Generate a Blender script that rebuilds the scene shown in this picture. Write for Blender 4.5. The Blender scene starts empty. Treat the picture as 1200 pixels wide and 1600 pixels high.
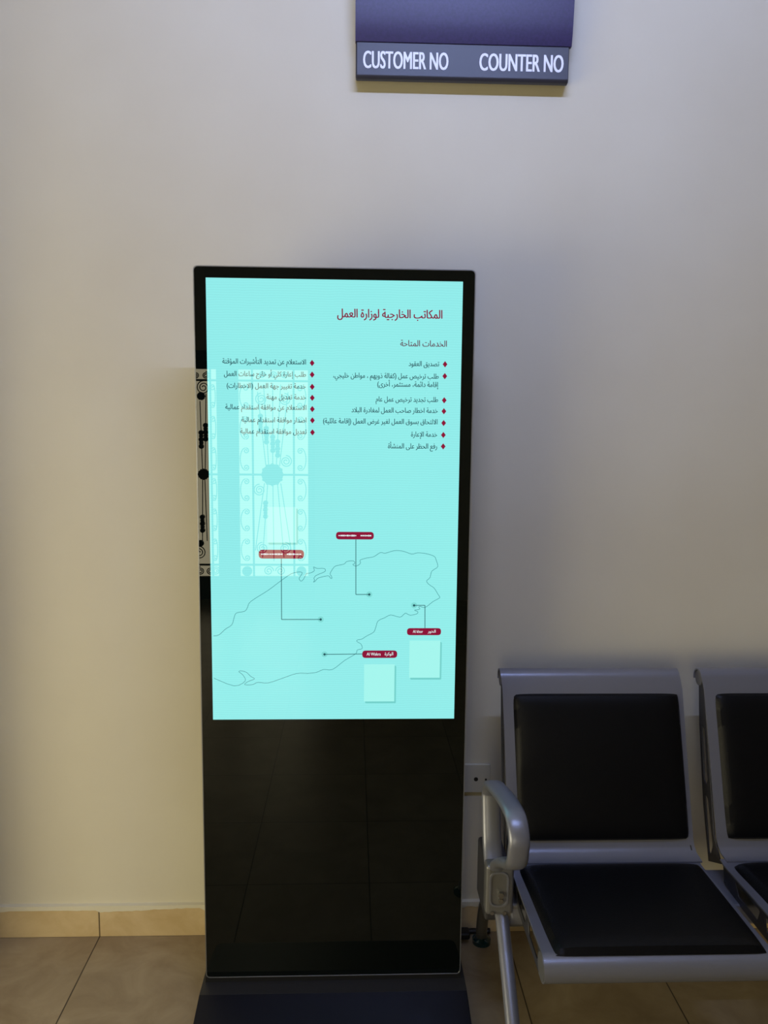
import bpy, bmesh, math, random
from mathutils import Vector, Matrix
from mathutils.geometry import delaunay_2d_cdt
random.seed(4)
C = bpy.context.scene.collection
PI = math.pi

LINES = [('المكاتب الخارجية لوزارة العمل', 0.005, 0.2535, 1.7571, 0.0201, 'T'),
 ('الخدمات المتاحة', 0.1548, 0.2657, 1.6918, 0.0144, 'S'),
 ('تصديق العقود', 0.1752, 0.2483, 1.6456, 0.0121, 'B'),
 ('طلب ترخيص عمل (كفالة ذويهم ، مواطن خليجي،', -0.0043, 0.2474, 1.6163, 0.0121, 'B'),
 ('إقامة دائمة، مستثمر، أخرى)', 0.101, 0.2471, 1.5965, 0.0122, 'B'),
 ('طلب تجديد ترخيص عمل عام', 0.0975, 0.247, 1.561, 0.0121, 'B'),
 ('خدمة اخطار صاحب العمل لمغادرة البلاد', 0.0394, 0.2468, 1.5347, 0.0122, 'B'),
 ('الالتحاق بسوق العمل لغير غرض العمل (إقامة عائلية)', -0.0284, 0.2465, 1.508, 0.0122, 'B'),
 ('خدمة الإعارة', 0.1833, 0.2463, 1.4777, 0.0123, 'B'),
 ('رفع الحظر على المنشأة', 0.1279, 0.2465, 1.4491, 0.0124, 'B'),
 ('الاستعلام عن تمديد التأشيرات المؤقتة', -0.2665, -0.0693, 1.6463, 0.012, 'B'),
 ('طلب إعارة كلي أو خارج ساعات العمل', -0.263, -0.0694, 1.6173, 0.012, 'B'),
 ('خدمة تغيير جهة العمل (الاخطارات)', -0.2568, -0.07, 1.5894, 0.0121, 'B'),
 ('خدمة تعديل مهنة', -0.1632, -0.0695, 1.5636, 0.0121, 'B'),
 ('الاستعلام عن موافقة استقدام عمالية', -0.2611, -0.0686, 1.539, 0.0121, 'B'),
 ('اصدار موافقة استقدام عمالية', -0.223, -0.0687, 1.5091, 0.0122, 'B'),
 ('تعديل موافقة استقدام عمالية', -0.2263, -0.0681, 1.4816, 0.0122, 'B')]
BULLETS = [(0.2623, 1.6506), (0.2622, 1.6226), (0.2619, 1.5653), (0.2616, 1.5392), (0.2615, 1.511), (0.2613, 1.4823), (0.2614, 1.4548), (-0.0547, 1.6498), (-0.0546, 1.6225), (-0.0545, 1.5939), (-0.0544, 1.5679), (-0.0543, 1.5413), (-0.0541, 1.5145), (-0.054, 1.4858)]
COAST = [(-0.298, 0.9846), (-0.2842, 0.9873), (-0.2689, 1.0015), (-0.2528, 1.0126), (-0.247, 1.0303), (-0.2412, 1.0423), (-0.221, 1.0467), (-0.2136, 1.0569), (-0.2091, 1.0679), (-0.1927, 1.0803), (-0.1624, 1.0997), (-0.1301, 1.1243), (-0.1063, 1.1406), (-0.0891, 1.145), (-0.0797, 1.1437), (-0.0827, 1.1363), (-0.0871, 1.1288), (-0.0828, 1.1222), (-0.0763, 1.1275), (-0.0698, 1.1407), (-0.0677, 1.1416), (-0.0673, 1.1411), (-0.0563, 1.1441), (-0.0498, 1.149), (-0.052, 1.1579), (-0.0436, 1.1542), (-0.0271, 1.1542), (-0.0227, 1.1498), (-0.0264, 1.145), (-0.0454, 1.1367), (-0.0509, 1.1293), (-0.0491, 1.1255), (-0.052, 1.1199), (-0.0472, 1.1229), (-0.0399, 1.1304), (-0.0162, 1.1357), (-0.0107, 1.1301), (-0.007, 1.1294), (-0.0081, 1.1349), (-0.0114, 1.1405), (-0.007, 1.1498), (0.0021, 1.1603), (0.0222, 1.1648), (0.0295, 1.1715), (0.0459, 1.173), (0.0489, 1.1667), (0.0441, 1.1641), (0.0504, 1.1604), (0.0588, 1.163), (0.0631, 1.1686), (0.0624, 1.1753), (0.0788, 1.1805), (0.0953, 1.1836), (0.1117, 1.194), (0.1227, 1.1922), (0.1373, 1.1967), (0.1519, 1.1993), (0.1703, 1.1968), (0.1887, 1.1905), (0.2034, 1.1936), (0.2255, 1.1914), (0.244, 1.1851), (0.2489, 1.1766), (0.2536, 1.1598), (0.2445, 1.1523), (0.238, 1.146), (0.2346, 1.1317), (0.2266, 1.1235), (0.2322, 1.1148), (0.2453, 1.1055), (0.2549, 1.0904), (0.2598, 1.0829), (0.2569, 1.0791), (0.2422, 1.0708), (0.2239, 1.0565), (0.2109, 1.0595), (0.2083, 1.0565), (0.211, 1.0527), (0.2054, 1.0508), (0.1973, 1.0496), (0.2055, 1.0459), (0.2037, 1.0406), (0.1871, 1.0368), (0.1759, 1.0421), (0.1704, 1.0383), (0.1612, 1.0319), (0.1389, 1.0375), (0.1242, 1.0307), (0.1076, 1.0224), (0.1022, 1.0072), (0.0967, 0.9939), (0.0801, 0.9845), (0.0672, 0.9761), (0.0561, 0.9738), (0.0562, 0.9693), (0.0655, 0.9635), (0.0685, 0.9521), (0.0563, 0.9483), (0.0526, 0.9388), (0.0249, 0.9216), (-0.0048, 0.8987), (-0.027, 0.8987), (-0.0456, 0.8911), (-0.0678, 0.8885), (-0.0682, 0.8887), (-0.0944, 0.8884), (-0.125, 0.878), (-0.1643, 0.8646), (-0.1904, 0.866), (-0.2035, 0.8602), (-0.2231, 0.8602), (-0.2165, 0.867), (-0.2086, 0.8706), (-0.1982, 0.8751), (-0.2077, 0.8814), (-0.2184, 0.8918), (-0.2314, 0.8955), (-0.237, 0.8932), (-0.2272, 0.8851), (-0.2217, 0.8693), (-0.2492, 0.8572), (-0.2988, 0.8772)]
CONN = [[(-0.1303, 1.1781), (-0.1305, 1.0261), (-0.0344, 1.0262)], [(0.0514, 1.2262), (0.0521, 1.0891), (0.0852, 1.0892)], [(0.2242, 1.0042), (0.2233, 1.0619), (0.1963, 1.0618)], [(0.0688, 0.9382), (-0.0249, 0.9375)]]
PILLS = [(0.0029, 1.2264, 0.0952, 1.245), (-0.1853, 1.1783, -0.075, 1.2001), (0.1796, 0.9862, 0.2644, 1.0042), (0.0687, 0.9282, 0.1558, 0.9472)]
CARDS = [(0.1864, 0.8768, 0.2631, 0.9724), (0.0737, 0.8158, 0.1498, 0.9119), (-0.1643, 1.2178, -0.0936, 1.3053)]
CAM = [1221.00636, 0.116572, 0.033682, 0.009422, 1.515778, 2.174249]


# ---------------------------------------------------------------- materials
def lin(c):
    return tuple((v/255/12.92 if v <= 10 else ((v/255+0.055)/1.055)**2.4) for v in c) + (1,)

def mat(name, col, rough=.5, metal=0, spec=.5, noise=None, bump=None, coat=0, emis=None, estr=1):
    m = bpy.data.materials.new(name); m.use_nodes = True
    nt = m.node_tree; b = nt.nodes['Principled BSDF']
    b.inputs['Base Color'].default_value = lin(col)
    b.inputs['Roughness'].default_value = rough
    b.inputs['Metallic'].default_value = metal
    b.inputs['Specular IOR Level'].default_value = spec
    b.inputs['Coat Weight'].default_value = coat
    b.inputs['Coat Roughness'].default_value = .1
    if emis:
        b.inputs['Emission Color'].default_value = lin(emis)
        b.inputs['Emission Strength'].default_value = estr
    tc = nt.nodes.new('ShaderNodeTexCoord')
    if noise:
        sc, col2, lo, hi = noise
        n = nt.nodes.new('ShaderNodeTexNoise'); n.inputs['Scale'].default_value = sc
        n.inputs['Detail'].default_value = 6
        r = nt.nodes.new('ShaderNodeMapRange')
        r.inputs['From Min'].default_value = lo; r.inputs['From Max'].default_value = hi
        mx = nt.nodes.new('ShaderNodeMix'); mx.data_type = 'RGBA'
        mx.inputs[6].default_value = lin(col); mx.inputs[7].default_value = lin(col2)
        L = nt.links.new
        L(tc.outputs['Object'], n.inputs['Vector']); L(n.outputs['Fac'], r.inputs['Value'])
        L(r.outputs['Result'], mx.inputs[0]); L(mx.outputs[2], b.inputs['Base Color'])
    if bump:
        sc, st = bump
        n = nt.nodes.new('ShaderNodeTexNoise'); n.inputs['Scale'].default_value = sc
        n.inputs['Detail'].default_value = 4
        bp = nt.nodes.new('ShaderNodeBump'); bp.inputs['Strength'].default_value = st
        bp.inputs['Distance'].default_value = .002
        nt.links.new(tc.outputs['Object'], n.inputs['Vector'])
        nt.links.new(n.outputs['Fac'], bp.inputs['Height'])
        nt.links.new(bp.outputs['Normal'], b.inputs['Normal'])
    return m

def emit(name, col, strength=1.0):
    m = bpy.data.materials.new(name); m.use_nodes = True
    nt = m.node_tree; nt.nodes.clear()
    o = nt.nodes.new('ShaderNodeOutputMaterial'); e = nt.nodes.new('ShaderNodeEmission')
    e.inputs['Color'].default_value = lin(col); e.inputs['Strength'].default_value = strength
    bonded(nt, e.outputs[0], o)
    return m

def bonded(nt, src, o, ior=1.46):
    """cover glass bonded on the panel: panel light plus a clear mirror reflection"""
    N = nt.nodes.new; L = nt.links.new
    g = N('ShaderNodeBsdfGlossy'); g.inputs['Roughness'].default_value = 0
    f = N('ShaderNodeFresnel'); f.inputs['IOR'].default_value = ior
    a = N('ShaderNodeAddShader')
    L(f.outputs[0], g.inputs['Color'])
    if src: L(src, a.inputs[0])
    L(g.outputs[0], a.inputs[1]); L(a.outputs[0], o.inputs[0])

def black_glass():
    m = bpy.data.materials.new('black_front_glass'); m.use_nodes = True
    nt = m.node_tree; nt.nodes.clear(); o = nt.nodes.new('ShaderNodeOutputMaterial')
    d = nt.nodes.new('ShaderNodeBsdfDiffuse'); d.inputs[0].default_value = (.0014, .0028, .0026, 1)
    bonded(nt, d.outputs[0], o)
    return m

def glass_sheet(name, ior, rough=.0, tint=(1, 1, 1, 1)):
    m = bpy.data.materials.new(name); m.use_nodes = True
    nt = m.node_tree; nt.nodes.clear(); L = nt.links.new
    o = nt.nodes.new('ShaderNodeOutputMaterial'); t = nt.nodes.new('ShaderNodeBsdfTransparent')
    t.inputs[0].default_value = tint
    g = nt.nodes.new('ShaderNodeBsdfGlossy'); g.inputs['Roughness'].default_value = rough
    f = nt.nodes.new('ShaderNodeFresnel'); f.inputs['IOR'].default_value = ior
    mx = nt.nodes.new('ShaderNodeMixShader')
    L(f.outputs[0], mx.inputs[0]); L(t.outputs[0], mx.inputs[1]); L(g.outputs[0], mx.inputs[2]); L(mx.outputs[0], o.inputs[0])
    return m

def tile_material(name, size, x0, y0, cols, grout, gw, plane='xy', rough=.3, zoff=0):
    m = bpy.data.materials.new(name); m.use_nodes = True
    nt = m.node_tree; b = nt.nodes['Principled BSDF']; L = nt.links.new; N = nt.nodes.new
    geo = N('ShaderNodeNewGeometry'); sep = N('ShaderNodeSeparateXYZ'); L(geo.outputs['Position'], sep.inputs[0])
    def mth(op, a, bb=None):
        n = N('ShaderNodeMath'); n.operation = op
        for i, v in enumerate((a, bb)):
            if v is None: continue
            if isinstance(v, (int, float)): n.inputs[i].default_value = v
            else: L(v, n.inputs[i])
        return n.outputs[0]
    def edge(v, off):
        s = mth('DIVIDE', mth('SUBTRACT', v, off), size)
        fr = mth('FRACT', s)
        d = mth('MINIMUM', fr, mth('SUBTRACT', 1.0, fr))
        return mth('LESS_THAN', d, gw/size/2), mth('FLOOR', s)
    ex, ix = edge(sep.outputs[0], x0)
    if plane == 'xy':
        ey, iy = edge(sep.outputs[1], y0)
        g = mth('MAXIMUM', ex, ey)
    else:
        g = ex; iy = 0.0
    cmb = N('ShaderNodeCombineXYZ'); L(ix, cmb.inputs[0])
    if plane == 'xy': L(iy, cmb.inputs[1])
    wn = N('ShaderNodeTexWhiteNoise'); wn.noise_dimensions = '3D'; L(cmb.outputs[0], wn.inputs['Vector'])
    va = N('ShaderNodeVectorMath'); va.operation = 'ADD'; L(geo.outputs['Position'], va.inputs[0])
    vs = N('ShaderNodeVectorMath'); vs.operation = 'SCALE'; L(wn.outputs['Color'], vs.inputs[0]); vs.inputs['Scale'].default_value = 9
    L(vs.outputs[0], va.inputs[1])
    n1 = N('ShaderNodeTexNoise'); n1.inputs['Scale'].default_value = 7; n1.inputs['Detail'].default_value = 8; n1.inputs['Roughness'].default_value = .62
    n1.inputs['Distortion'].default_value = .6
    L(va.outputs[0], n1.inputs['Vector'])
    mr = N('ShaderNodeMapRange'); mr.inputs['From Min'].default_value = .35; mr.inputs['From Max'].default_value = .68; L(n1.outputs['Fac'], mr.inputs['Value'])
    mx = N('ShaderNodeMix'); mx.data_type = 'RGBA'; mx.inputs[6].default_value = lin(cols[0]); mx.inputs[7].default_value = lin(cols[1])
    L(mr.outputs[0], mx.inputs[0])
    m2 = N('ShaderNodeMix'); m2.data_type = 'RGBA'; L(g, m2.inputs[0]); L(mx.outputs[2], m2.inputs[6]); m2.inputs[7].default_value = lin(grout)
    L(m2.outputs[2], b.inputs['Base Color'])
    b.inputs['Roughness'].default_value = rough
    bp = N('ShaderNodeBump'); bp.inputs['Strength'].default_value = .5; bp.inputs['Distance'].default_value = .001; bp.invert = True
    L(g, bp.inputs['Height']); L(bp.outputs[0], b.inputs['Normal'])
    return m

M = {}
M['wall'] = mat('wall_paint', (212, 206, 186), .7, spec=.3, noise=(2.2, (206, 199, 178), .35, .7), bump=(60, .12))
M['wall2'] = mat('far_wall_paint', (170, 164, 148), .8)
M['ceil'] = mat('ceiling_paint', (205, 203, 196), .8)
M['floor'] = tile_material('beige_floor_tiles', .40, -.752, -.41, ((140, 122, 94), (166, 149, 119)), (62, 52, 40), .0035, rough=.28)
M['skirt'] = tile_material('beige_skirting_tiles', .60, -.752, 0, ((192, 167, 122), (210, 188, 146)), (104, 88, 62), .004, plane='x', rough=.35)
M['caulk'] = mat('white_caulk', (214, 208, 186), .6, bump=(80, .5))
M['blackg'] = mat('kiosk_black_backing', (4, 5, 5), .6, spec=.1)
M['rim'] = mat('kiosk_silver_rim', (165, 168, 175), .3, metal=.9)
M['shell'] = mat('kiosk_back_shell', (28, 29, 34), .45, metal=.3)
M['glass'] = black_glass()
M['base'] = mat('kiosk_base_navy', (8, 9, 20), .42, spec=.3, bump=(300, .1))
M['base_top'] = mat('kiosk_base_grey_strip', (34, 34, 37), .5)
M['text'] = emit('screen_text_teal', (24, 64, 76))
M['title'] = emit('screen_text_crimson', (132, 14, 58))
M['sub'] = emit('screen_text_maroon', (100, 45, 70))
M['red'] = emit('screen_crimson', (140, 18, 56))
M['white'] = emit('screen_white', (225, 238, 242))
M['line'] = emit('screen_map_line', (62, 140, 145))
M['conn'] = emit('screen_connector_line', (30, 88, 95))
M['card'] = emit('screen_card_pale', (165, 246, 238))
M['sh1'] = emit('screen_card_shadow', (116, 208, 203))
M['halo'] = emit('screen_dot_halo', (128, 218, 213))
M['frame'] = mat('silver_grey_metal', (128, 130, 142), .34, metal=.45, bump=(400, .04))
M['framed'] = mat('dark_grey_bracket_metal', (62, 62, 68), .45, metal=.4)
M['cast'] = mat('cast_grey_bracket_metal', (118, 118, 120), .38, metal=.5)
M['pad'] = mat('black_leatherette', (4, 5, 9), .45, spec=.22, bump=(260, .25))
M['chrome'] = mat('steel_bolt', (170, 170, 170), .25, metal=1)
M['rubber'] = mat('black_rubber', (12, 12, 13), .5)
M['foot'] = mat('glossy_teal_black_foot', (6, 48, 56), .12, coat=.6)
M['plate'] = mat('white_plastic', (196, 192, 176), .4)
M['hole'] = mat('dark_socket_hole', (10, 10, 10), .6)
M['signstrip'] = mat('sign_strip_grey', (48, 48, 58), .45)
M['signled'] = mat('sign_display_purple', (46, 31, 76), .42, spec=.4, noise=(140, (36, 24, 66), .35, .65))
M['signcase'] = mat('sign_case_dark', (48, 50, 72), .4)
M['letters'] = mat('sign_white_letters', (236, 238, 250), .5)
M['iron'] = mat('wrought_iron_black', (14, 14, 15), .5)
M['doorf'] = mat('dark_door_frame', (24, 22, 20), .45)
M['doorglass'] = glass_sheet('clear_pane', 1.3)
M['lampwhite'] = mat('lamp_white_housing', (220, 220, 220), .5)

# screen: backlit panel with a very faint vertical change and fine line ripple
def screen_mat():
    m = bpy.data.materials.new('screen_aqua'); m.use_nodes = True
    nt = m.node_tree; nt.nodes.clear(); L = nt.links.new; N = nt.nodes.new
    o = N('ShaderNodeOutputMaterial'); e = N('ShaderNodeEmission')
    tc = N('ShaderNodeTexCoord'); w = N('ShaderNodeTexWave'); w.bands_direction = 'Z'
    w.inputs['Scale'].default_value = 55; w.inputs['Distortion'].default_value = 3; w.inputs['Detail Scale'].default_value = .4
    n = N('ShaderNodeTexNoise'); n.inputs['Scale'].default_value = 2.2
    L(tc.outputs['Object'], w.inputs['Vector']); L(tc.outputs['Object'], n.inputs['Vector'])
    mx = N('ShaderNodeMix'); mx.data_type = 'RGBA'; mx.inputs[6].default_value = lin((143, 233, 235)); mx.inputs[7].default_value = lin((150, 241, 235))
    L(n.outputs['Fac'], mx.inputs[0])
    mr = N('ShaderNodeMapRange'); mr.inputs['To Min'].default_value = .965; mr.inputs['To Max'].default_value = 1.02
    L(w.outputs['Fac'], mr.inputs['Value'])
    L(mx.outputs[2], e.inputs['Color']); L(mr.outputs[0], e.inputs['Strength']); bonded(nt, e.outputs[0], o)
    return m
M['screen'] = screen_mat()

# ---------------------------------------------------------------- helpers
def obj(name, bm, m, parent=None, smooth=False, bevel=0, auto=False):
    me = bpy.data.meshes.new(name)
    bmesh.ops.recalc_face_normals(bm, faces=bm.faces)
    bm.to_mesh(me); bm.free()
    me.materials.append(m)
    if smooth:
        for p in me.polygons: p.use_smooth = True
        if auto: me.set_sharp_from_angle(angle=math.radians(40))
    o = bpy.data.objects.new(name, me); C.objects.link(o)
    if parent: o.parent = parent
    if bevel:
        b = o.modifiers.new('bevel', 'BEVEL'); b.width = bevel; b.segments = 3; b.limit_method = 'ANGLE'
    return o

def empty(name, loc=(0, 0, 0), rz=0):
    o = bpy.data.objects.new(name, None); C.objects.link(o)
    o.location = loc; o.rotation_euler = (0, 0, rz); o.empty_display_size = .1
    return o

def tag(o, label, cat, group=None, kind=None):
    if label: o['label'] = label
    if cat: o['category'] = cat
    if group: o['group'] = group
    if kind: o['kind'] = kind
    return o

def struct(name, bm, m, label=None, cat=None, **k):
    o = obj(name, bm, m, **k); o['kind'] = 'structure'
    return tag(o, label, cat)

def box(bm, x0, x1, y0, y1, z0, z1):
    v = [bm.verts.new(p) for p in ((x0, y0, z0), (x1, y0, z0), (x1, y1, z0), (x0, y1, z0), (x0, y0, z1), (x1, y0, z1), (x1, y1, z1), (x0, y1, z1))]
    for f in ((0, 3, 2, 1), (4, 5, 6, 7), (0, 1, 5, 4), (1, 2, 6, 5), (2, 3, 7, 6), (3, 0, 4, 7)):
        bm.faces.new([v[i] for i in f])
    return bm

def nb(): return bmesh.new()

def smooth_path(pts, n=6):
    P = [Vector(p) for p in pts]; out = []
    for i in range(len(P)-1):
        p0 = P[max(i-1, 0)]; p1 = P[i]; p2 = P[i+1]; p3 = P[min(i+2, len(P)-1)]
        for k in range(n):
            t = k/n
            out.append(.5*((2*p1)+(-p0+p2)*t+(2*p0-5*p1+4*p2-p3)*t*t+(-p0+3*p1-3*p2+p3)*t**3))
    out.append(P[-1]); return out

def tube(bm, pts, r, r2=None, seg=12, side=Vector((1, 0, 0)), power=2.0, scale=None):
    """sweep; r along 'side', r2 along the in-plane normal"""
    r2 = r2 or r; rings = []
    P = [Vector(p) for p in pts]
    for i, p in enumerate(P):
        t = (P[min(i+1, len(P)-1)]-P[max(i-1, 0)]).normalized()
        s = side - t*side.dot(t)
        if s.length < 1e-4: s = Vector((0, 1, 0)) - t*t.y
        s.normalize(); n = t.cross(s)
        k = scale(i/(len(P)-1)) if scale else 1
        ring = []
        for j in range(seg):
            a = 2*PI*j/seg; c, q = math.cos(a), math.sin(a)
            cc = math.copysign(abs(c)**(2/power), c); qq = math.copysign(abs(q)**(2/power), q)
            ring.append(bm.verts.new(p+s*r*cc*k+n*r2*qq*k))
        rings.append(ring)
    for a, b in zip(rings, rings[1:]):
        for j in range(seg):
            bm.faces.new((a[j], a[(j+1) % seg], b[(j+1) % seg], b[j]))
    bm.faces.new(rings[0][::-1]); bm.faces.new(rings[-1])
    return bm

def cyl(bm, c, r, h, axis='z', seg=32, r_top=None):
    q = r if r_top is None else r_top
    lo, hi = [], []
    for j in range(seg):
        a = 2*PI*j/seg; u, v = math.cos(a), math.sin(a)
        def P(rr, t):
            if axis == 'z': return (c[0]+rr*u, c[1]+rr*v, c[2]+t)
            if axis == 'y': return (c[0]+rr*u, c[1]+t, c[2]+rr*v)
            return (c[0]+t, c[1]+rr*u, c[2]+rr*v)
        lo.append(bm.verts.new(P(r, 0))); hi.append(bm.verts.new(P(q, h)))
    for j in range(seg):
        bm.faces.new((lo[j], lo[(j+1) % seg], hi[(j+1) % seg], hi[j]))
    bm.faces.new(lo[::-1]); bm.faces.new(hi)
    return bm

def rounded(poly, r, n=4):
    out = []; P = [Vector(p) for p in poly]
    for i, p in enumerate(P):
        a = P[i-1]; b = P[(i+1) % len(P)]
        da = (a-p); db = (b-p); ra = min(r, da.length*.45, db.length*.45)
        pa = p+da.normalized()*ra; pb = p+db.normalized()*ra
        for k in range(n+1):
            t = k/n; out.append(tuple((1-t)**2*pa+2*t*(1-t)*p+t*t*pb))
    return out

def curve_mesh(cu):
    o = bpy.data.objects.new('tmp', cu); C.objects.link(o)
    dg = bpy.context.evaluated_depsgraph_get(); dg.update()
    me = bpy.data.meshes.new_from_object(o.evaluated_get(dg))
    bm = nb(); bm.from_mesh(me)
    bpy.data.objects.remove(o); bpy.data.meshes.remove(me); bpy.data.curves.remove(cu)
    return bm

def plate(outer, holes, thick, f):
    """flat plate with cut-outs; f maps (u,v,w) to a point"""
    cu = bpy.data.curves.new('tmp', 'CURVE'); cu.dimensions = '2D'; cu.fill_mode = 'BOTH'; cu.extrude = thick/2
    for pl in [outer]+list(holes):
        s = cu.splines.new('POLY'); s.points.add(len(pl)-1)
        for q, (x, y) in zip(s.points, pl): q.co = (x, y, 0, 1)
        s.use_cyclic_u = True
    bm = curve_mesh(cu)
    for v in bm.verts: v.co = Vector(f(*v.co))
    bmesh.ops.remove_doubles(bm, verts=bm.verts, dist=1e-6)
    return bm

def face_poly(bm, pts, y):
    vs = [bm.verts.new((p[0], y, p[1])) for p in pts]
    bm.faces.new(vs)
    return bm

def ribbon(bm, pts, w, y):
    P = [Vector((p[0], p[1])) for p in pts]; L_, R_ = [], []
    for i, p in enumerate(P):
        t = (P[min(i+1, len(P)-1)]-P[max(i-1, 0)])
        if t.length < 1e-9: t = Vector((1, 0))
        t.normalize(); n = Vector((-t.y, t.x))*w/2
        L_.append(bm.verts.new((p.x+n.x, y, p.y+n.y))); R_.append(bm.verts.new((p.x-n.x, y, p.y-n.y)))
    for i in range(len(P)-1):
        bm.faces.new((L_[i], L_[i+1], R_[i+1], R_[i]))
    return bm

# ------ Arabic letters into joined forms, left-to-right order for the text object
AR = {'ء': (0xFE80, 1), 'آ': (0xFE81, 2), 'أ': (0xFE83, 2), 'ؤ': (0xFE85, 2), 'إ': (0xFE87, 2), 'ئ': (0xFE89, 4), 'ا': (0xFE8D, 2),
      'ب': (0xFE8F, 4), 'ة': (0xFE93, 2), 'ت': (0xFE95, 4), 'ث': (0xFE99, 4), 'ج': (0xFE9D, 4), 'ح': (0xFEA1, 4), 'خ': (0xFEA5, 4),
      'د': (0xFEA9, 2), 'ذ': (0xFEAB, 2), 'ر': (0xFEAD, 2), 'ز': (0xFEAF, 2), 'س': (0xFEB1, 4), 'ش': (0xFEB5, 4), 'ص': (0xFEB9, 4),
      'ض': (0xFEBD, 4), 'ط': (0xFEC1, 4), 'ظ': (0xFEC5, 4), 'ع': (0xFEC9, 4), 'غ': (0xFECD, 4), 'ف': (0xFED1, 4), 'ق': (0xFED5, 4),
      'ك': (0xFED9, 4), 'ل': (0xFEDD, 4), 'م': (0xFEE1, 4), 'ن': (0xFEE5, 4), 'ه': (0xFEE9, 4), 'و': (0xFEED, 2), 'ى': (0xFEEF, 2), 'ي': (0xFEF1, 4)}
LA = {'ا': 0xFEFB, 'أ': 0xFEF7, 'إ': 0xFEF9}
def shape_ar(s):
    toks = []; i = 0
    while i < len(s):
        if s[i] == 'ل' and i+1 < len(s) and s[i+1] in LA:
            toks.append((LA[s[i+1]], 2)); i += 2
        elif s[i] in AR: toks.append(AR[s[i]]); i += 1
        else: toks.append(s[i]); i += 1
    out = []
    for k, t in enumerate(toks):
        if isinstance(t, str):
            out.append({'(': ')', ')': '('}.get(t, t)); continue
        prev = toks[k-1] if k else None; nxt = toks[k+1] if k+1 < len(toks) else None
        jp = isinstance(prev, tuple) and prev[1] == 4 and t[1] >= 2
        jn = isinstance(nxt, tuple) and t[1] == 4 and nxt[1] >= 2
        base, n = t
        if jp and jn: c = base+3
        elif jp: c = base+1
        elif jn: c = base+2
        else: c = base
        out.append(chr(c))
    return ''.join(reversed(out))

def text_bm(s):
    cu = bpy.data.curves.new('tmp', 'FONT'); cu.body = s; cu.size = 1; cu.resolution_u = 4; cu.fill_mode = 'NONE'
    src = curve_mesh(cu)
    src.verts.ensure_lookup_table(); done = set(); loops = []
    for v in src.verts:
        if v.index in done or not v.link_edges: continue
        lp = [v]; done.add(v.index); e = v.link_edges[0]
        # follow the stored edge direction so that winding is kept
        for e2 in v.link_edges:
            if e2.verts[0] == v: e = e2
        cur = v
        while True:
            nx = e.other_vert(cur)
            if nx.index in done: break
            lp.append(nx); done.add(nx.index)
            c_ = [q for q in nx.link_edges if q is not e]
            if not c_: break
            e = c_[0]; cur = nx
        if len(lp) > 2: loops.append([(q.co.x, q.co.y) for q in lp])
    src.free()
    # contours whose boxes meet are one glyph group; fill each group by winding number
    bb = [(min(p[0] for p in l), max(p[0] for p in l), min(p[1] for p in l), max(p[1] for p in l)) for l in loops]
    pts, edges = [], []
    for l in loops:
        o_ = len(pts); pts += [Vector(p) for p in l]; edges += [(o_+i, o_+(i+1) % len(l)) for i in range(len(l))]
    vo, _, fo, *_r = delaunay_2d_cdt(pts, edges, [], 0, 1e-6)
    bm = nb(); vv = [bm.verts.new((p.x, p.y, 0)) for p in vo]
    for f in fo:
        cx = sum(vo[i].x for i in f)/len(f); cy = sum(vo[i].y for i in f)/len(f); wn = 0
        for l, b_ in zip(loops, bb):
            if not (b_[0] <= cx <= b_[1] and b_[2] <= cy <= b_[3]): continue
            for i in range(len(l)):
                x0, y0 = l[i-1]; x1, y1 = l[i]
                if (y0 <= cy) != (y1 <= cy):
                    if x0+(cy-y0)/(y1-y0)*(x1-x0) > cx: wn += 1 if y1 > y0 else -1
        if wn: bm.faces.new([vv[i] for i in f])
    for v in [v for v in bm.verts if not v.link_faces]: bm.verts.remove(v)
    return bm

def text_obj(name, s, x0, x1, z, h, y, m, parent, weight=0, ext=None, base=0.0, unit=.714):
    """text whose ink spans x0..x1, baseline z, alif/cap height h"""
    bm = text_bm(s)
    xs = [v.co.x for v in bm.verts]; a, b = min(xs), max(xs)
    sx = (x1-x0)/(b-a); sz = h/unit
    for v in bm.verts: v.co = Vector((x0+(v.co.x-a)*sx, y, z+(v.co.y-base)*sz))
    if weight:                                 # heavier strokes: the same outline laid twice more, shifted by a hair
        src = bm.faces[:]
        for dx, dz, dy in ((weight*sx*.9, 0, -.00002), (-weight*sx*.9, 0, -.00004)):
            d = bmesh.ops.duplicate(bm, geom=src)
            for v in d['geom']:
                if isinstance(v, bmesh.types.BMVert): v.co += Vector((dx, dy, dz))
    if ext:
        r = bmesh.ops.extrude_face_region(bm, geom=bm.faces[:])
        for v in [g for g in r['geom'] if isinstance(g, bmesh.types.BMVert)]: v.co.y -= ext
    return obj(name, bm, m, parent)

# ---------------------------------------------------------------- room
XL, XR, YF, ZC = -2.4, 4.4, -4.9, 3.25
bm = box(nb(), XL-.15, XR+.15, YF-.2, .15, -.1, 0)
struct('floor', bm, M['floor'], 'beige marbled square floor tiles with thin dark joints', 'floor')
struct('ceiling', box(nb(), XL-.15, XR+.15, YF-.2, .15, ZC, ZC+.1), M['ceil'], 'plain off-white ceiling above the waiting area', 'ceiling')
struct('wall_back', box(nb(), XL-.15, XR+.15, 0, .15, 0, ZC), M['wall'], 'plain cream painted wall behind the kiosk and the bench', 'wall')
struct('wall_right', box(nb(), XR, XR+.15, YF, 0, 0, ZC), M['wall2'], 'plain painted wall at the right end of the room', 'wall')
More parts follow.
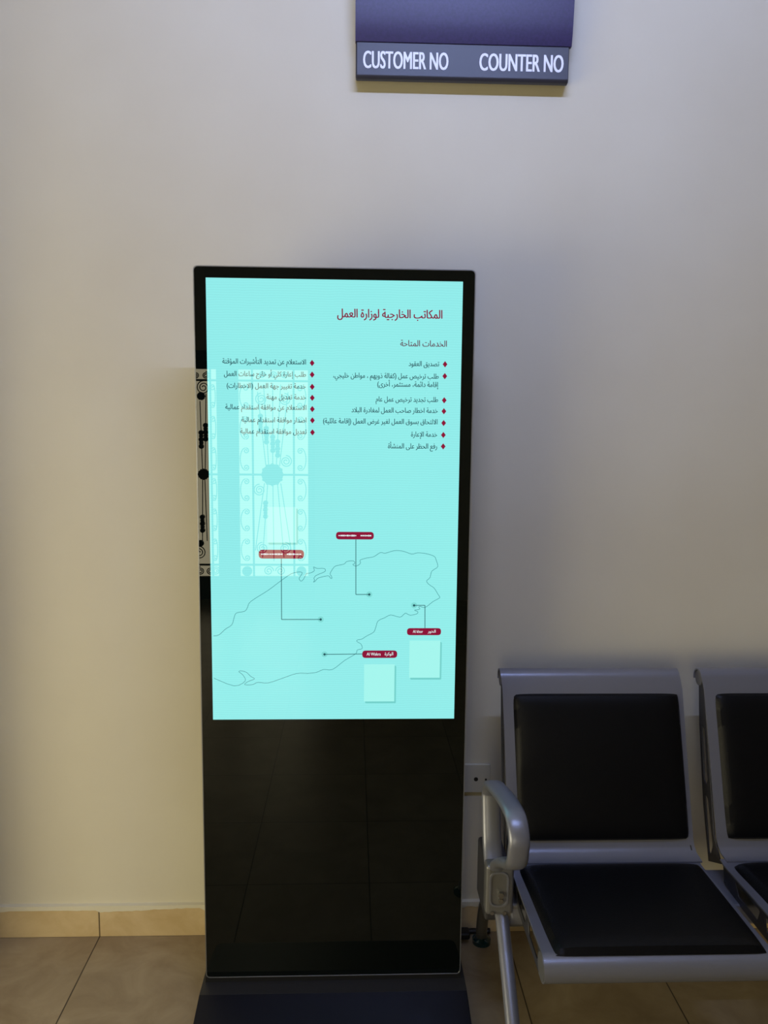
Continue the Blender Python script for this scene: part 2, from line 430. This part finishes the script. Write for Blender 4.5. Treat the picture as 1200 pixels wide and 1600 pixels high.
# left wall with an unseen low window opening added for warm side light
WY0, WY1, WZ0, WZ1 = -3.5, -.9, .12, 1.45
bm = nb(); box(bm, XL-.15, XL, YF, WY0, 0, ZC); box(bm, XL-.15, XL, WY1, 0, 0, ZC)
box(bm, XL-.15, XL, WY0, WY1, WZ1, ZC); box(bm, XL-.15, XL, WY0, WY1, 0, WZ0)
struct('wall_left', bm, M['wall2'], 'plain painted wall at the left end of the room with an added low window', 'wall')
w = nb()
for a, b, c, d in ((WY0, WY0+.05, WZ0, WZ1), (WY1-.05, WY1, WZ0, WZ1), (WY0, WY1, WZ0, WZ0+.05), (WY0, WY1, WZ1-.05, WZ1), (-2.22, -2.18, WZ0, WZ1)):
    box(w, XL-.1, XL-.04, a, b, c, d)
struct('added_window_1', w, M['doorf'], 'unseen dark framed low window added for side light in the left wall', 'window')
# unseen pilaster left of the view, added to shade the wall edge
struct('wall_shade_pilaster', box(nb(), -1.75, -1.13, -.2, .001, 0, ZC), M['wall'], 'unseen cream pilaster added to shade the left end of the back wall', 'pilaster')
# opposite wall with the doorway
DX0, DX1, DZ1 = -1.47, -.33, 2.07
bm = nb(); box(bm, XL-.15, DX0, YF-.2, YF, 0, ZC); box(bm, DX1, XR+.15, YF-.2, YF, 0, ZC); box(bm, DX0, DX1, YF-.2, YF, DZ1, ZC)
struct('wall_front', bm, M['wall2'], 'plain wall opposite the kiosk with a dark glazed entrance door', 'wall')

# door: dark frame, two glazed openings, wrought iron grille
door = empty('door_1', (.03, YF, 0)); door['kind'] = 'structure'
tag(door, 'dark entrance door with wrought iron grille over bright glass, mirrored in the kiosk', 'door')
g0, g1 = .189, 1.923
def rect(x0, x1, z0, z1): return [(x0, z0), (x1, z0), (x1, z1), (x0, z1)]
bm = plate(rect(DX0-.03, DX1-.03, 0, DZ1), [rect(-1.41, -1.168, g0, g1), rect(-.994, -.417, g0, g1)], .06, lambda u, v, w: (u, w-.06, v))
o = obj('door_frame', bm, M['doorf'], door)
for x0, x1 in ((-1.41, -1.168), (-.994, -.417)):
    obj('pane', box(nb(), x0, x1, -.062, -.058, g0, g1), M['doorglass'], door)
def bar(bm, p, q, r=.007):
    tube(bm, [(p[0], 0, p[1]), (q[0], 0, q[1])], r, seg=6, side=Vector((0, 1, 0)))
def scroll(bm, cx, cz, R, a0, turns, sgn=1, r=.0045, tail=None):
    pts = []
    n = int(26*turns)
    for i in range(n+1):
        t = i/n; a = a0+sgn*2*PI*turns*t; rr = R*(1-.82*t)
        pts.append((cx+rr*math.cos(a), 0, cz+rr*math.sin(a)))
    if tail: pts = [(tail[0], 0, tail[1])]+pts
    tube(bm, pts, r, seg=6, side=Vector((0, 1, 0)))
def grille(x0, x1, v1, v2, mx, mr, rods):
    bm = nb()
    h1, h2, h3 = 1.83, 1.059, .298
    for h in (h1, h2, h3): bar(bm, (x0, h), (x1, h), .009)
    for v in (v1, v2):
        if v: bar(bm, (v, g0), (v, g1), .009)
    cols = [(x0, v1, 1)] if v1 else []
    if v2: cols.append((v2, x1, -1))
    for a, b, s in cols:                       # C-scroll pairs up the side strips
        c = (a+b)/2; wd = (b-a)
        for z0, z1 in ((h3, h2), (h2, h1)):
            k = 3; st = (z1-z0)/k
            for i in range(k):
                zc = z0+st*(i+.5); hh = st*.36
                sx = s
                pts = [(c-sx*wd*.05+sx*wd*.0, zc)]
                # big C with curled ends
                arc = []
                for t in range(13):
                    an = PI/2+PI*t/12
                    arc.append((c+sx*(.02*0)+(-sx)*(-math.cos(an))*-wd*.34*1.0, 0, zc+math.sin(an)*hh))
                arc = [(c+sx*math.cos(PI/2+PI*t/12)*wd*.36, 0, zc+math.sin(PI/2+PI*t/12)*hh) for t in range(13)]
                tube(bm, arc, .0042, seg=6, side=Vector((0, 1, 0)))
                scroll(bm, c+sx*wd*.04, zc+hh-.024, .024, PI/2, 1.35, -sx)
                scroll(bm, c+sx*wd*.04, zc-hh+.024, .024, -PI/2, 1.35, sx)
        scroll(bm, c, (g0+h3)/2, .038, 0, 2.2)
    # medallion and rods with knotted pieces
    cyl(bm, (mx, -.012, h2), mr, .024, 'y', 28)
    for j in range(12):
        a = 2*PI*j/12
        cyl(bm, (mx+mr*.95*math.cos(a), -.009, h2+mr*.95*math.sin(a)), mr*.14, .018, 'y', 10)
    for (xt, xb, zt, zb, kt, kb) in rods:
        bar(bm, (mx+(xt-mx)*.45, h2+mr*.8), (xt, zt), .004)
        bar(bm, (mx+(xb-mx)*.45, h2-mr*.8), (xb, zb), .004)
        for kz, top in ((kt, 1), (kb, 0)):
            if kz is None: continue
            if top: f = (kz-h2)/(zt-h2); kx = mx+(xt-mx)*(.45+.55*f)
            else: f = (h2-kz)/(h2-zb); kx = mx+(xb-mx)*(.45+.55*f)
            for q in range(5):
                cyl(bm, (kx, -.014, kz-.07+q*.028), .021-.004*(q % 2), .028, 'y', 10)
    return bm
rods = [(-.83, -.86, 1.74, .42, 1.50, None), (-.78, -.80, 1.80, .36, 1.40, .78), (-.705, -.705, 1.81, .33, 1.33, None), (-.64, -.62, 1.80, .36, 1.29, None), (-.58, -.56, 1.74, .42, None, None)]
bm = grille(-.994, -.417, -.873, -.534, -.713, .088, rods)
for cx, cz, s in ((-.80, .44, 1), (-.61, .44, -1), (-.80, 1.68, 1), (-.61, 1.68, -1), (-.82, .93, 1), (-.60, 1.17, -1)):
    scroll(bm, cx, cz, .05, PI/2, 2.2, s)
for cx in (-.93, -.475): cyl(bm, (cx, -.01, .243), .042, .02, 'y', 14)
scroll(bm, -.75, .245, .042, 0, 1.8); scroll(bm, -.65, .245, .042, PI, 1.8, -1)
for cx in (-.79, -.70, -.61): scroll(bm, cx, 1.876, .03, 0, 1.6)
gr = obj('iron_grille', bm, M['iron'], door); gr.location = (0, -.02, 0)
rods = [(-1.30, -1.30, 1.66, .47, 1.36, .66), (-1.25, -1.26, 1.72, .5, 1.42, None)]
bm = grille(-1.41, -1.168, None, -1.215, -1.280, .044, rods)
cyl(bm, (-1.29, -.01, 1.70), .034, .02, 'y', 9); cyl(bm, (-1.315, -.01, .48), .028, .02, 'y', 12)
for cx, cz, R_, s in ((-1.27, 1.77, .055, 1), (-1.33, .40, .055, -1), (-1.33, 1.87, .03, 1), (-1.25, 1.87, .03, -1), (-1.32, .245, .035, 1), (-1.24, .245, .035, -1)):
    scroll(bm, cx, cz, R_, PI/2, 2.2, s)
gr = obj('iron_grille', bm, M['iron'], door); gr.location = (0, -.02, 0)

# skirting tiles, chipped caulk line on top
struct('baseboard_back', box(nb(), -1.13, XR, -.010, 0, 0, .093), M['skirt'], 'beige tile skirting along the foot of the back wall', 'skirting')
bm = nb(); n = 420; top, bot, topb, botb = [], [], [], []
for i in range(n+1):
    x = -1.13+(XR+1.13)*i/n
    k = math.sin(x*9)*.5+math.sin(x*23+1)*.3+random.uniform(-.5, .5)
    lo = .083-.006*max(0, k)
    if -.75 < x < -.45: lo = .076+(x+.75)/.3*.013+random.uniform(-.0015, .0015)
    hi = .0985
    top.append(bm.verts.new((x, -.0115, hi-.002))); bot.append(bm.verts.new((x, -.0115, lo)))
    topb.append(bm.verts.new((x, 0, hi))); botb.append(bm.verts.new((x, -.0095, lo)))
for i in range(n):
    bm.faces.new((bot[i], bot[i+1], top[i+1], top[i])); bm.faces.new((top[i], top[i+1], topb[i+1], topb[i])); bm.faces.new((botb[i], botb[i+1], bot[i+1], bot[i]))
struct('trim_1', bm, M['caulk'], 'uneven white caulk line along the top of the skirting tiles', 'caulk')

# ---------------------------------------------------------------- kiosk
k = empty('digital_signage_kiosk', (-.0559, -.2844, 0), .0032)
tag(k, 'tall black floor standing digital kiosk with a lit aqua portrait touchscreen', 'kiosk')
W2, Z0, Z1 = .3316, .073, 1.871
def rr(x0, x1, z0, z1, r): return rounded(rect(x0, x1, z0, z1), r, 6)
def ext(poly, y0, y1):
    bm = nb(); a = [bm.verts.new((p[0], y0, p[1])) for p in poly]; b = [bm.verts.new((p[0], y1, p[1])) for p in poly]
    n = len(poly); bm.faces.new(a); bm.faces.new(b[::-1])
    for i in range(n): bm.faces.new((a[i], a[(i+1) % n], b[(i+1) % n], b[i]))
    return bm
obj('body_shell', ext(rr(-W2+.004, W2-.004, Z0, Z1-.004, .012), .016, .055), M['shell'], k)
bm = plate(rr(-W2, W2, Z0, Z1, .012), [rr(-W2+.0022, W2-.0022, Z0+.0022, Z1-.0022, .0105)], .018, lambda u, v, w: (u, .009+w, v))
obj('silver_rim', bm, M['rim'], k)
obj('bezel_backing', ext(rr(-W2+.003, W2-.003, Z0+.003, Z1-.003, .0105), .006, .016), M['blackg'], k)
sx, sz0, sz1 = -.0005, .7701, 1.8436
bm = plate(rr(-W2+.0022, W2-.0022, Z0+.0022, Z1-.0022, .0105), [rect(sx-.302, sx+.302, sz0, sz1)], .005, lambda u, v, w: (u, .003+w, v))
obj('black_glass_bezel', bm, M['glass'], k)
scr = obj('screen', box(nb(), sx-.302, sx+.302, .0010, .0052, sz0, sz1), M['screen'], k)
Y1, Y2, Y3 = .0008, .0005, .0002
for s, a0, a1, z, h, kind in LINES:
    m_ = {'T': M['title'], 'S': M['sub'], 'B': M['text']}[kind]
    text_obj('title_text' if kind == 'T' else 'heading_text' if kind == 'S' else 'text_line', shape_ar(s), a0, a1, z, h*1.0, Y3, m_, scr, weight=.030 if kind == 'T' else .018)
for a, z in BULLETS:
    bm = face_poly(nb(), [(a-.0058, z), (a, z-.0075), (a+.0058, z), (a, z+.0075)], Y3)
    obj('diamond_bullet', bm, M['red'], scr)
bm = nb()
cp = [(p.x, p.y) for p in smooth_path([(a, z, 0) for a, z in COAST], 3)]
ribbon(bm, cp, .0012, Y1)
obj('map_outline', bm, M['line'], scr)
for c in CONN:
    bm = nb(); ribbon(bm, c[:2], .0017, Y2)
    if len(c) > 2: ribbon(bm, c[1:], .0017, Y2-.0001)
    ax, az = c[-1]
    face_poly(bm, [(ax+.0030*math.cos(t*PI/8), az+.0030*math.sin(t*PI/8)) for t in range(16)], Y2-.0002)
    co = obj('map_pointer', bm, M['conn'], scr)
    hb = face_poly(nb(), [(ax+.0075*math.cos(t*PI/8), az+.0075*math.sin(t*PI/8)) for t in range(16)], Y1+.0001)
    obj('pointer_halo', hb, M['halo'], scr)
for i, (x0, z0, x1, z1) in enumerate(PILLS):
    obj('name_pill', face_poly(nb(), rr(x0, x1, z0, z1, (z1-z0)*.5), Y3), M['red'], scr)
    zc = (z0+z1)/2; hh = z1-z0
    if i == 2:
        text_obj('pill_text', 'Al khor', x0+.0145, x0+.0395, zc-hh*.17, hh*.42, Y3-.0003, M['white'], scr, .02, unit=.727)
        text_obj('pill_text', shape_ar('الخور'), x1-.033, x1-.0135, zc-hh*.14, hh*.42, Y3-.0003, M['white'], scr, .02)
    elif i == 3:
        text_obj('pill_text', 'Al Wakra', x0+.011, x0+.046, zc-hh*.17, hh*.42, Y3-.0003, M['white'], scr, .02, unit=.727)
        text_obj('pill_text', shape_ar('الوكرة'), x1-.031, x1-.010, zc-hh*.14, hh*.42, Y3-.0003, M['white'], scr, .02)
    else:                                     # lettering too blurred to read: small pale smears
        bm = nb(); x = x0+.006
        while x < x1-.008:
            wd = random.uniform(.0015, .005); h_ = random.uniform(.0016, .0034)
            if abs(x-(x0+x1)/2-.006) > .005:
                face_poly(bm, rect(x, x+wd, zc-h_*.6, zc+h_*.7), Y3-.0003)
            x += wd+random.uniform(.0003, .0009)
        obj('pill_smear', bm, M['white'], scr)
for x0, z0, x1, z1 in CARDS:
    bm = nb()
    face_poly(bm, rr(x0+.003, x1+.004, z0-.005, z1-.004, .003), Y1)
    obj('card_shadow', bm, M['sh1'], scr)
    obj('blank_card', face_poly(nb(), rect(x0, x1, z0, z1), Y2), M['card'], scr)
# base: flat strip under the body, then a slope down to the front edge
def prof(xs, pts):
    bm = nb(); a = [bm.verts.new((xs[0], y, z)) for y, z in pts]; b = [bm.verts.new((xs[1], y, z)) for y, z in pts]
    n = len(pts); bm.faces.new(a[::-1]); bm.faces.new(b)
    for i in range(n): bm.faces.new((a[i], b[i], b[(i+1) % n], a[(i+1) % n]))
    return bm
bp_ = [(-.215, 0), (-.219, .005), (-.217, .012), (-.213, .018)]
for q in (-.205, -.197, -.189, -.18, -.15, -.041): bp_.append((q, .0185+(q+.213)*(.0575-.0185)/(.213-.041)))
bp_ += [(.14, .0575), (.15, .05), (.15, 0)]
def hw(y):
    t = max(0, min(1, (y+.219)/.032)); return .343-.032*(1-math.sqrt(max(0, 1-(1-t)**2)))
bm = nb(); A_ = [bm.verts.new((-hw(y)+.001, y, z)) for y, z in bp_]; B_ = [bm.verts.new((hw(y)+.001, y, z)) for y, z in bp_]
nn_ = len(bp_); bm.faces.new(A_[::-1]); bm.faces.new(B_)
for i in range(nn_): bm.faces.new((A_[i], B_[i], B_[(i+1) % nn_], A_[(i+1) % nn_]))
bs = obj('base', bm, M['base'], k, bevel=.002)
obj('base_top_strip', prof((-.341, .343), [(-.041, .0570), (-.0405, .0577), (.13, .0577), (.13, .0570)]), M['base_top'], bs)
obj('base_neck', box(nb(), -.3335, .3335, .0045, .058, .056, .073), M['shell'], bs)

# ---------------------------------------------------------------- queue sign
s = empty('queue_number_sign', (.265, 0, 2.39))
tag(s, 'dark purple queue number display on the wall lettered CUSTOMER NO and COUNTER NO', 'sign')
obj('case', prof((-.277, .279), [(0, .012), (-.030, .007), (-.032, .42), (0, .42)]), M['signcase'], s, bevel=.003)
obj('lettered_strip', prof((-.275, .275), [(-.028, .000), (-.040, .002), (-.045, .008), (-.045, .089), (-.028, .089)]), M['signstrip'], s, bevel=.002)
pts = [(-.03, .0905)]
for i in range(13):
    t = i/12; pts.append((-.044-.016*math.sin(PI*t)**.7, .0905+t*.32))
pts.append((-.03, .411))
obj('number_display', prof((-.278, .281), pts), M['signled'], s, smooth=True, auto=True)
text_obj('lettering', 'CUSTOMER NO', -.257, -.039, .0255, .044, -.0451, M['letters'], s, .036, ext=.0008, unit=.727)
text_obj('lettering', 'COUNTER NO', .043, .260, .0265, .044, -.0451, M['letters'], s, .036, ext=.0008, unit=.727)

# ---------------------------------------------------------------- wall socket and cable
so = empty('wall_outlet_plate', (.335, 0, .48))
tag(so, 'cream double width outlet plate on the wall between kiosk and bench', 'outlet')
obj('cover_plate', box(nb(), -.088, .056, -.009, 0, -.043, .043), M['plate'], so, bevel=.002)
obj('socket_hole', cyl(nb(), (.014, -.0096, -.002), .0062, .002, 'y', 20), M['hole'], so)
obj('screw', cyl(nb(), (.043, -.0098, -.003), .0032, .002, 'y', 12), M['hole'], so)
pts = smooth_path([(.20, -.16, .012), (.26, -.09, .010), (.30, -.022, .010), (.34, -.0195, .010), (.40, -.0195, .010)], 8)
cb = obj('power_cable', tube(nb(), pts, .009, .006, seg=10, side=Vector((0, 1, 0))), M['rubber'], smooth=True)
tag(cb, 'black power cable lying on the floor along the skirting beside the kiosk', 'cable')
cb2 = obj('cable_plug', box(nb(), .262, .334, -.072, -.036, .016, .036), M['rubber'], cb, bevel=.006)

# ---------------------------------------------------------------- waiting bench
b = empty('waiting_bench', (0, 0, 0))
tag(b, 'silver-grey metal beam seating with black padded seats beside the kiosk', 'bench')
def sheet(prof_, thick, left, right, off=0):
    """prof_ (y,z) list; left/right functions of index fraction giving x"""
    P = [Vector(p) for p in prof_]; n = len(P); fr, bk = [], []
    for i, p in enumerate(P):
        t = (P[min(i+1, n-1)]-P[max(i-1, 0)]).normalized(); nn = Vector((-t.y, t.x))
        fr.append(p); bk.append(p+nn*thick)
    bm = nb(); V = []
    for lst in (fr, bk):
        V.append([(bm.verts.new((left(i/(n-1)), q.x, q.y)), bm.verts.new((right(i/(n-1)), q.x, q.y))) for i, q in enumerate(lst)])
    F, B = V
    for i in range(n-1):
        bm.faces.new((F[i][0], F[i][1], F[i+1][1], F[i+1][0])); bm.faces.new((B[i][0], B[i+1][0], B[i+1][1], B[i][1]))
        for s_ in (0, 1): bm.faces.new((F[i][s_], F[i+1][s_], B[i+1][s_], B[i][s_]))
    for i in (0, n-1): bm.faces.new((F[i][0], F[i][1], B[i][1], B[i][0]))
    return bm
def arc(cy, cz, r, a0, a1, n=10):
    return [(cy+r*math.cos(math.radians(a0+(a1-a0)*i/n)), cz+r*math.sin(math.radians(a0+(a1-a0)*i/n))) for i in range(n+1)]
def pillow(w0, w1, hgt, t, nx=26, ny=26, cr=.012):
    """flat bottom at n=0, dome up; u across, v along 0..hgt; widths w0 at v=0, w1 at v=hgt. returns (u,v,n)"""
    def ss(i, n):
        a = -1+2*i/n
        return math.copysign(abs(a)**.6, a)
    G = []
    for j in range(ny+1):
        b_ = ss(j, ny); row = []
        for i in range(nx+1):
            a = ss(i, nx)
            du = 1-abs(a)**10; dv = 1-abs(b_)**10
            h = t*(max(du, 0)*max(dv, 0))**.32
            h += t*.22*(1-a*a)*(1-b_*b_)
            w_ = w0+(w1-w0)*(b_+1)/2
            # rounded corners
            k_ = 1-.014*(abs(a)**14)*(abs(b_)**14)
            row.append((a*w_/2*k_, hgt*(.5+b_/2*k_), h))
        G.append(row)
    return G
def pillow_bm(G, f):
    bm = nb(); V = [[bm.verts.new(f(*p)) for p in r] for r in G]
    for j in range(len(V)-1):
        for i in range(len(V[0])-1): bm.faces.new((V[j][i], V[j][i+1], V[j+1][i+1], V[j+1][i]))
    edge = V[0][:]+[r[-1] for r in V[1:]]+V[-1][-2::-1]+[r[0] for r in V[-2:0:-1]]
    bm.faces.new(edge[::-1])
    return bm

def make_seat(x):
    # back panel: straight slab with a roll on top, leaning back
    top = (-.158, .832); jn = (-.322, .418)
    roll = arc(-.135, .826, .022, -20, 165, 12)          # rear-under to front
    bp = roll+[(-.1695, .806), (-.201, .70), (-.245, .55), (-.277, .443), (-.284, .424), (-.298, .411), (-.330, .405)]
    L0 = lambda t: x+.385+.016*max(0, (t-.6)/.4)*.9
    R0 = lambda t: x+.871+.010*max(0, (t-.6)/.4)
    bk = obj('backrest', sheet(bp, -.004, L0, R0), M['frame'], b, smooth=True, auto=True)
    # cushion on the back
    a = Vector((0, -.279, .437)); d = Vector((0, -.172, .798)); ax = (d-a).normalized(); nrm = Vector((0, -ax.z, ax.y))
    if nrm.y > 0: nrm = -nrm
    G = pillow(.452, .453, (d-a).length, .020)
    cx = x+.644; 
    obj('back_cushion', pillow_bm(G, lambda u, v, n: Vector((cx-.006*(v/(d-a).length)+u, 0, 0))+a+ax*v+nrm*(n-.001)), M['pad'], bk, smooth=True, auto=True)
    for s_ in (x+.388,):
        pass
    # side gussets: tapering plates with slots
    outer = [(-.154, .836), (-.128, .838), (-.150, .70), (-.20, .50), (-.25, .362), (-.318, .394), (-.272, .444), (-.240, .552), (-.196, .703)]
    h1 = rounded([(-.166, .705), (-.181, .700), (-.219, .572), (-.214, .556), (-.198, .562)], .006, 3)
    h2 = rounded([(-.207, .530), (-.226, .524), (-.269, .415), (-.260, .386), (-.249, .388)], .006, 3)
    for xp in (x+.392, x+.868):
        obj('back_side_plate', plate(outer, [h1, h2], .003, lambda u, v, w, xp=xp: (xp+w, u, v)), M['framed'], bk)
        obj('roll_cap', cyl(nb(), (xp-.0045 if xp < x+.6 else xp+.001, -.136, .826), .0205, .004, 'x', 24), M['cast'], bk)
    # seat pan with front roll
    sp = [(-.318, .4075), (-.335, .4035), (-.36, .4035), (-.45, .408), (-.60, .414), (-.665, .4175)]+arc(-.676, .3865, .0315, 80, 270, 16)[0:]+[(-.655, .3555)]
    se = obj('seat', sheet(sp, .004, lambda t: x+.388, lambda t: x+.876), M['frame'], b, smooth=True, auto=True)
    a2 = Vector((0, -.345, .404)); d2 = Vector((0, -.690, .4185)); ax2 = (d2-a2).normalized(); n2 = Vector((0, -ax2.z, -ax2.y)); n2 = Vector((0, ax2.z, -ax2.y))
    if n2.z < 0: n2 = -n2
    Ls = .343
    G = pillow(.462, .450, Ls, .020)
    obj('seat_cushion', pillow_bm(G, lambda u, v, n: Vector((x+.638+u, 0, 0))+a2+ax2*v+n2*(n-.001)), M['pad'], se, smooth=True, auto=True)
    outer = [(-.33, .400), (-.34, .358), (-.43, .348), (-.655, .350), (-.690, .372), (-.665, .412), (-.45, .404)]
    hs = [rounded([(-.395, .394), (-.415, .366), (-.505, .366), (-.515, .396)], .007, 3), rounded([(-.535, .397), (-.545, .366), (-.63, .366), (-.635, .400)], .007, 3)]
    for xp in (x+.392, x+.872):
        obj('seat_side_plate', plate(outer, hs, .003, lambda u, v, w, xp=xp: (xp+w, u, v)), M['framed'], se)
    for xe in (x+.387, x+.873):
        bm = nb(); cyl(bm, (xe, -.676, .3865), .0285, .004, 'x', 28)
        obj('roll_cap', bm, M['cast'], se)
for i in range(2): make_seat(.545*i)
XE = .545+.873+.03
# crossbeam under the seats
bm = prof((.372, XE), [(-.26, .345), (-.425, .352), (-.43, .31), (-.40, .285), (-.29, .285), (-.255, .31)])
obj('crossbeam', bm, M['frame'], b, bevel=.006)
for X in (.29, .335+.545, 1.43)[:0]: pass
def end_frame(x, sg):
    # armrest: a flattened tube loop rising from the bracket, over the top and curling back under
    pts = smooth_path([(x-.008, -.385, .440), (x-.008, -.352, .485), (x-.008, -.325, .575), (x-.008, -.325, .600), (x-.008, -.345, .624), (x-.006, -.39, .638), (x, -.47, .652), (x+.002, -.545, .661), (x+.004, -.580, .652), (x+.005, -.600, .625), (x+.004, -.600, .598), (x+.003, -.592, .568), (x, -.562, .545), (x-.005, -.51, .520), (x-.010, -.455, .482), (x-.012, -.440, .462)], 6)
    def taper(t): return 1 if t < .86 else 1-.35*(t-.86)/.14
    ar = obj('armrest', tube(nb(), pts, .0235, .0115, seg=20, power=2.6, scale=taper), M['frame'], b, smooth=True)
    # cast bracket clamped round the beam end
    bm = nb()
    box(bm, x-.034, x+.034, -.432, -.395, .336, .464)
    br = obj('bracket', bm, M['cast'], b, bevel=.009)
    bm = nb(); box(bm, x-.030, x+.030, -.40, -.27, .30, .45)
    obj('bracket_body', bm, M['framed'], br, bevel=.008)
    out = rounded([(x-.026, .360), (x+.020, .360), (x+.020, .448), (x-.026, .448)], .018, 5); inn = rounded([(x-.022, .364), (x+.016, .364), (x+.016, .444), (x-.022, .444)], .015, 5)
    obj('bracket_ridge', plate(out, [inn], .004, lambda u, v, w: (u, -.433+w, v)), M['frame'], br)
    obj('bolt', cyl(nb(), (x+.002, -.441, .392), .0075, .010, 'y', 6), M['chrome'], br)
    obj('bolt', cyl(nb(), (x+.002, -.439, .377), .0055, .008, 'y', 12), M['chrome'], br)
    for dx in (-.018, .012): obj('bolt', cyl(nb(), (x+dx, -.436, .3445), .0045, .006, 'y', 10), M['chrome'], br)
    bm = nb(); box(bm, min(x, x+sg*.06), max(x, x+sg*.06), -.425, -.36, .30, .36)
    obj('bracket_arm', bm, M['cast'], br, bevel=.006)
    # legs
    f = obj('leg', tube(nb(), smooth_path([(x+.008, -.405, .335), (x+.008, -.45, .305), (x+.006, -.60, .17), (x+.004, -.725, .05), (x+.004, -.745, .018)], 6), .0165, .014, seg=18), M['frame'], b, smooth=True)
    obj('foot', cyl(cyl(nb(), (x+.004, -.75, 0), .030, .010, 'z', 28), (x+.004, -.75, .010), .028, .012, 'z', 28, .012), M['foot'], f, smooth=True, auto=True)
    r = obj('leg', tube(nb(), smooth_path([(x+.004, -.30, .33), (x+.006, -.24, .27), (x+.012, -.14, .14), (x+.022, -.066, .035), (x+.024, -.058, .016)], 6), .0165, .013, seg=18), M['cast'], b, smooth=True)
    obj('foot', cyl(cyl(nb(), (x+.024, -.056, 0), .027, .011, 'z', 28), (x+.024, -.056, .011), .025, .010, 'z', 28, .013), M['foot'], r, smooth=True, auto=True)
end_frame(.345, 1)
end_frame(XE+.015, -1)

# ---------------------------------------------------------------- ceiling batten light: unseen, invented to fit the sign's cast shadow
LX, LY = .3, -1.6
cl = empty('ceiling_light', (LX, LY, ZC))
tag(cl, 'unseen long white batten light on the ceiling in front of the queue sign', 'ceiling light')
obj('housing', box(nb(), -.62, .62, -.04, .04, -.06, 0), M['lampwhite'], cl)
obj('tube', cyl(nb(), (-.58, 0, -.085), .014, 1.16, 'x', 16), emit('tube_glow', (205, 215, 255), 6), cl)

# ---------------------------------------------------------------- lights
def area(name, loc, direction, sx_, sy_, power, col, portal=False, shape='RECTANGLE'):
    l = bpy.data.lights.new(name, 'AREA'); l.shape = shape; l.size = sx_; l.size_y = sy_
    l.energy = power; l.color = col
    o = bpy.data.objects.new(name, l); C.objects.link(o); o.location = loc
    o.rotation_euler = Vector(direction).to_track_quat('-Z', 'Y').to_euler()
    if portal: l.cycles.is_portal = True
    return o
area('batten_light', (LX, LY, ZC-.105), (0, 1, -.30), 1.16, .04, 46, (.42, .53, 1.0))
area('window_fill_lamp', (XL-.06, -2.2, .80), (1, .55, -.05), 2.4, 1.2, 9, (1.0, .90, .55))  # added fill lamp in the window opening, brightens the wall's left side
area('door_portal', (-.93, YF-.19, 1.03), (0, 1, 0), 1.14, 2.07, 1, (1, 1, 1), True)
area('window_portal', (XL-.14, -2.2, .785), (1, 0, 0), 2.6, 1.33, 1, (1, 1, 1), True)

wd = bpy.data.worlds.new('daylight'); bpy.context.scene.world = wd; wd.use_nodes = True
bg = wd.node_tree.nodes['Background']; bg.inputs[0].default_value = (1.0, .89, .58, 1); bg.inputs[1].default_value = 5.8

# ---------------------------------------------------------------- camera
f_, pitch, yaw, roll, H, D = CAM
fw = Vector((math.sin(yaw)*math.cos(pitch), math.cos(yaw)*math.cos(pitch), -math.sin(pitch)))
r0 = fw.cross(Vector((0, 0, 1))).normalized(); u0 = r0.cross(fw)
r1 = math.cos(roll)*r0+math.sin(roll)*u0; u1 = -math.sin(roll)*r0+math.cos(roll)*u0
cam = bpy.data.cameras.new('camera'); co = bpy.data.objects.new('camera', cam); C.objects.link(co)
co.matrix_world = Matrix(((r1.x, u1.x, -fw.x, 0), (r1.y, u1.y, -fw.y, -D), (r1.z, u1.z, -fw.z, H), (0, 0, 0, 1)))
cam.sensor_fit = 'VERTICAL'; cam.sensor_height = 36; cam.lens = f_/1600*36; cam.clip_start = .02
sc = bpy.context.scene; sc.camera = co
sc.view_settings.view_transform = 'Standard'; sc.view_settings.look = 'None'; sc.view_settings.exposure = 0
